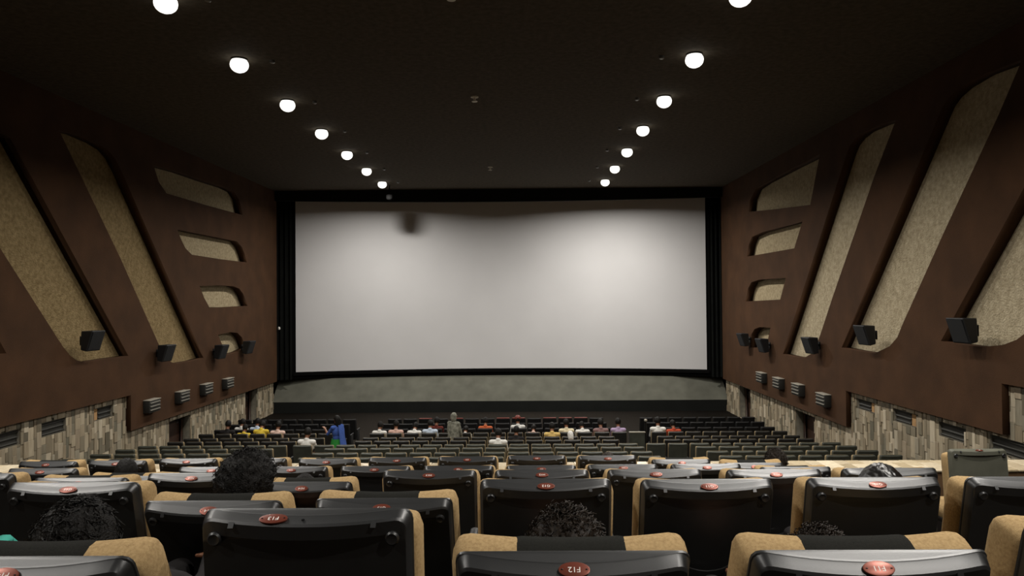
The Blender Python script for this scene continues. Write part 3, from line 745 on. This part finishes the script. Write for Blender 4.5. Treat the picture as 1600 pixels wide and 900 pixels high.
def hair_mesh(kind, seed=1, fine=False):
    key = (kind, seed, fine)
    if key in HAIRS: return HAIRS[key]
    nu, nv = (72, 48) if fine else (28, 18)
    th = {'short': .012, 'curly': .034, 'afro': .052, 'long': .018, 'cloth': .014}[kind]
    amp = {'short': .004, 'curly': .012, 'afro': .010, 'long': .004, 'cloth': .003}[kind]
    V, F = sphere_vf((0, 0, 0), (1, 1, 1), None, nu, nv); out = []; on = []
    for d in V:
        d = d/np.linalg.norm(d)
        hairline = d[1] < .42+.75*d[2] if kind != 'cloth' else d[1] < .62
        low = d[2] > (-.55 if kind in ('short', 'curly', 'afro') else -2)
        base = np.array((.076, .095, .112))
        if hairline and low:
            nz = mnoise.noise(Vector(d*6+seed*3.1))*amp+mnoise.noise(Vector(d*15+seed))*amp*.7+(mnoise.noise(Vector(d*34+seed))*amp*.5 if fine else 0)
            tt = th*(1.0 if d[2] > -.1 else .75)
            p = d*(base+tt+nz)
            if kind in ('long', 'cloth') and d[2] < 0:
                p[2] += d[2]*(.17 if kind == 'long' else .07); p[0] *= 1+.25*-d[2]; p[1] -= .02*-d[2]
            on.append(True)
        else:
            p = d*base*.86; on.append(False)
        out.append(p)
    bm = bmesh.new(); vs = [bm.verts.new(p) for p in out]
    for f in F:
        try: bm.faces.new([vs[i] for i in f])
        except ValueError: pass
    bmesh.ops.remove_doubles(bm, verts=bm.verts, dist=1e-5)
    if fine and (kind in ('curly', 'afro') or seed == 3):
        rr = random.Random(seed); roots = [(Vector(p), Vector(p).normalized()) for p, o in zip(out, on) if o and p[2] > -.06]
        for _ in range(900 if kind == 'curly' else 500):
            p, nrm = rr.choice(roots); p = p+Vector((rr.uniform(-1, 1), rr.uniform(-1, 1), rr.uniform(-1, 1)))*.004
            tan = nrm.cross(Vector((rr.uniform(-1, 1), rr.uniform(-1, 1), rr.uniform(-1, 1)))).normalized(); bi = nrm.cross(tan)
            R0 = rr.uniform(.004, .009); a0 = rr.uniform(0, 6.28); pts = []
            for k in range(7):
                a = a0+k*.9
                pts.append(p+nrm*(.0005+.0022*k)*(1 if kind != 'long' else .2)+(tan*math.cos(a)+bi*math.sin(a))*R0*(1-.05*k)+tan*.002*k*(1 if kind != 'long' else 3))
            bm_tube(bm, pts, [.0016]*6+[.0007], 3)
    HAIRS[key] = from_bm('hair', bm, 70)
    return HAIRS[key]
EYE_ME = lathe('eye_ball', [(.011*math.sin(a), .011*math.cos(a)) for a in [i*math.pi/8 for i in range(9)]], 12, 80)
def person(label, body, J, loc, yaw, sc, shirt, hair, hair_mat='hair', fine=False, seed=1, trousers='trousers', group=None):
    t = thing('person', label, 'person', loc, yaw, group); t.scale = (sc,)*3
    b = obj('body', body, None, t)
    for k, m in ((1, shirt), (2, trousers)):
        b.material_slots[k].link = 'OBJECT'; b.material_slots[k].material = M[m]
    Hm = Matrix([list(r)+[0] for r in J['head_frame']]+[[0, 0, 0, 1]]).to_euler()
    h = obj('hair' if hair != 'cloth' else 'head_cloth', hair_mesh(hair, seed, fine), hair_mat, t, tuple(J['head']), Hm, (J.get('hs', 1.0),)*3)
    for s in (-1, 1):
        p = np.array(J['head'])+J['head_frame']@(np.array((s*.032, .083, .016))*J.get('hs', 1.0)); obj('eye', EYE_ME, 'eye', t, tuple(p))
    return t
def near_person(label, row, num, px, top_y, d, sc, hair, hair_mat, shirt, yaw=0, head_yaw=0, seed=1, voxel=.009, th=.02, arm_up=False, hs=1.0):
    seat = SEATPOS[(row, num)]; X, zt = onY(px, top_y, d); target = (zt-seat.z)/sc-th*hs
    lo, hi = 0.0, 68.0
    for _ in range(30):
        mid = (lo+hi)/2; Jt = seated_joints(mid)
        if Jt['head'][2]+.112*hs > target: lo = mid
        else: hi = mid
    J0 = seated_joints(lo, 0); hy = (d-seat.y)/sc-J0['head'][1]
    J = seated_joints(lo, hy, head_yaw); J['long_sleeve'] = True; J['hs'] = hs
    if arm_up:
        J['el'][0] = J['head']+np.array((-.30, .05, -.035)); J['wr'][0] = J['head']+np.array((-.10, -.02, -.09)); J['hand_dir'][0] = (1, -.1, .25)
    drop = min(0, (zt-seat.z)/sc-th*hs-.112*hs-J['head'][2])
    t = person(label, build_body('seated_body', J, voxel), J, (X, seat.y, seat.z+drop*sc), yaw, sc, shirt, hair, hair_mat, True, seed, 'shirt_black')
    if arm_up: obj('sleeve', tube('sleeve', [J['sh'][0]*.7+J['el'][0]*.3, J['el'][0]*.5+J['sh'][0]*.5, J['el'][0], J['el'][0]*.8+J['wr'][0]*.2], [.066, .085, .082, .06], 16), 'shirt_teal', t)
near_person('person with curly dark hair slumped in the nearest-row seat plated F12', 'F', 12, 883, 795, 2.12, .9, 'curly', 'hair_brown', 'shirt_black', seed=2, th=.036, hs=1.17)
near_person('person with long dark hair and a teal sleeve in the bottom-left corner seat', 'F', 14, 118, 778, 2.10, .98, 'long', 'hair', 'shirt_black', seed=3, hs=1.15, th=.02, arm_up=True)
near_person('slouched person in nearest-row seat F11, only a wisp of hair showing', 'F', 11, 1282, 830, 2.14, .88, 'curly', 'hair_brown', 'shirt_black', seed=4, th=.026)
near_person('man with thick bushy black hair and one ear showing, second row left', 'G', 14, 386, 703, 3.36, 1.0, 'afro', 'hair', 'shirt_brown', head_yaw=-38, seed=5, th=.054)
near_person('woman with glossy straight black hair, second row on the right', 'G', 10, 1377, 724, 3.36, .92, 'long', 'hair_soft', 'shirt_black', seed=6, th=.018, hs=1.2)
near_person('small slouched person before the fourth-row seats, third row left of centre', 'H', 14, 476, 740, 4.62, .85, 'short', 'hair', 'shirt_black', seed=7, voxel=.011, th=.012)
near_person('dark-haired person sunk in the fourth row at the left', 'I', 16, 197, 716, 6.10, .97, 'short', 'hair', 'shirt_black', seed=8, voxel=.011, th=.012)
near_person('brown-haired person in the reclined seat by the parapet, right of centre', 'J', 9, 1212, 703, 7.40, .95, 'curly', 'hair_brown', 'shirt_black', seed=9, voxel=.011, th=.024)
near_person('person with dark hair just showing before the parapet, centre right', 'J', 11, 950, 706, 7.35, .9, 'short', 'hair_brown', 'shirt_black', seed=10, voxel=.011, th=.012)
# people far down in the lower block share three seated poses
POSES = [seated_joints(6, .30, 0, -10, .45), seated_joints(10, .31, 12, -14, .6), seated_joints(-3, .31, -10, -30, .85)]
BODIES = [build_body('seated_body', J, .012) for J in POSES]
far = [  # px, row, pose, scale, shirt, hair, label
 (347, 'D', 0, .95, 'black', 'short', 'dark-clothed person seated far left beside the stone wall'),
 (365, 'D', 1, .88, 'yellow', 'short', 'person in yellow, left of two in yellow shirts'),
 (386, 'D', 2, .95, 'yellow', 'short', 'broad person in a yellow shirt leaning forward at far left'),
 (382, 'E', 1, .92, 'white', 'short', 'person in white, a row ahead of the yellow shirts'),
 (402, 'E', 0, .92, 'paleblue', 'short', 'person in pale shirt, a row ahead and right of the yellow shirts'),
 (436, 'D', 0, .93, 'palepink', 'short', 'person in a pale pink shirt left of the woman in blue'),
 (553, 'D', 1, .92, 'white', 'short', 'person in white just right of the woman in blue'),
 (578, 'D', 0, .93, 'pink', 'short', 'person in a pinkish shirt, second right of the woman in blue'),
 (603, 'D', 2, .90, 'white', 'short', 'person in white leaning forward beside the pinkish shirt'),
 (626, 'D', 1, .95, 'paleblue', 'short', 'person in a pale blue shirt, fourth right of the woman in blue'),
 (684, 'E', 0, .92, 'darkred', 'short', 'person in dark red left of the standing grey figure'),
 (731, 'D', 2, .82, 'white', 'short', 'small person in white right of the standing grey figure'),
 (766, 'E', 1, .92, 'orange', 'short', 'person in orange-brown left of the red and white figure'),
 (808, 'E', 0, .94, 'white', 'short', 'person in white with a red cap in the middle of the hall'),
 (822, 'D', 2, .84, 'palepink', 'short', 'small person in pale pink right of the hall middle'),
 (864, 'C', 1, .96, 'tan', 'short', 'person in a mustard yellow jacket right of the hall middle'),
 (890, 'D', 0, .94, 'cream', 'short', 'person in a cream shirt next to the mustard jacket'),
 (912, 'D', 2, .9, 'white', 'short', 'person in white between the cream and mauve shirts'),
 (938, 'D', 1, .95, 'mauve', 'short', 'person in a mauve-brown shirt beside the purple shirt'),
 (962, 'D', 0, .95, 'purple', 'short', 'person in a pale purple shirt at the right aisle'),
 (896, 'B', 1, .84, 'grey', 'cloth', 'person with a pale head cloth two rows nearer than the cream shirt'),
 (1030, 'D', 0, .97, 'white', 'short', 'person in a bright white shirt right of the aisle'),
 (1060, 'D', 1, .92, 'redorange', 'short', 'person in a red-orange top right of the white shirt'),
 (770, 'L4', 1, .95, 'white', 'short', 'person in white seated alone left of the hall middle, nearer rows'),
 (810, 'B', 0, .93, 'black', 'short', 'dark-clothed person seated at the hall middle'),
 (475, 'L4', 0, .97, 'white', 'short', 'person in white seated alone at the left aisle, nearer rows')]
taken = set()
for i, (px, row, pose, sc, shirt, hair, label) in enumerate(far):
    d, fz = LOW[row]; x = onY(px, 680, d+.15)[0]
    x = min((q for q in LOWSEAT[row] if (row, q) not in taken), key=lambda q: abs(q-x)); taken.add((row, x))
    hm = 'hair' if hair != 'cloth' else 'shirt_white'
    t = person(label, BODIES[pose], POSES[pose], (x, d+.10, R(fz)), random.uniform(-.12, .12), sc*1.04, 'shirt_'+shirt, hair, hm, False, 20+i % 4, group='people seated in the lower block')
    if px == 808:
        J = POSES[pose]
        capm = lathe('red_cap', [(.0, .132), (.06, .12), (.092, .075), (.1, .03), (.1, .02)][::-1], 18, 60)
        obj('red_cap', capm, 'red_trim', t, tuple(np.array(J['head'])))
# standing woman in a blue and green sari in the left aisle
Jw = standing_joints(15, 1); bw = build_body('standing_body', Jw, .011)
X, z = onY(527, 680, 19.85)
w = person('standing woman in a blue blouse and green sari in the left aisle', bw, Jw, (X, 19.85, R(LOW['B'][1])), math.radians(50), .93, 'shirt_blue', 'long', 'hair', False, 31, 'shirt_green')
def drape(name, prof, seg=28, flute=.014, a0=0, a1=2*math.pi, closed=True, th=.012):
    bm = bmesh.new(); rings = []
    n = seg if closed else seg+1
    for (rx, ry, cy, z) in prof:
        row = []
        for i in range(n):
            a = a0+(a1-a0)*i/seg; f = 1+flute/.2*math.sin(a*9+z*2)*(1-min(1, z/1.1))
            row.append(bm.verts.new((rx*f*math.cos(a), cy+ry*f*math.sin(a), z)))
        rings.append(row)
    for p, q in zip(rings, rings[1:]):
        for i in range(n if closed else n-1):
            k = (i+1) % n; bm.faces.new((p[i], p[k], q[k], q[i]))
    bmesh.ops.recalc_face_normals(bm, faces=bm.faces)
    bmesh.ops.solidify(bm, geom=bm.faces[:], thickness=th)
    return from_bm(name, bm, 60)
obj('sari_skirt', drape('sari_skirt', [(.30, .27, 0, .03), (.27, .24, 0, .3), (.23, .20, 0, .65), (.20, .165, 0, .9), (.17, .14, 0, 1.02)]), 'shirt_green', w)
obj('sari_drape', drape('sari_drape', [(.36, .36, -.05, .22), (.31, .31, -.03, .5), (.26, .25, 0, .85), (.225, .19, 0, 1.1), (.22, .16, 0, 1.3), (.17, .11, 0, 1.42)], 18, .02, math.pi*1.42, math.pi*2.08, False), 'shirt_blue', w)
# standing figure in mottled grey
Jg = standing_joints(-30, 0); Jg['long_sleeve'] = True; bg = build_body('standing_body', Jg, .012)
X, z = onY(709, 670, 20.95)
g = person('standing figure in mottled grey clothes among the far seats', bg, Jg, (X, 20.95, R(LOW['C'][1])), math.radians(-25), .92, 'shirt_mottled', 'cloth', 'shirt_mottled', False, 33, 'shirt_grey')
obj('long_tunic', drape('long_tunic', [(.24, .2, 0, .45), (.21, .18, 0, .8), (.19, .155, 0, 1.05), (.205, .15, 0, 1.28), (.16, .10, 0, 1.41)], 24, .01), 'shirt_mottled', g)
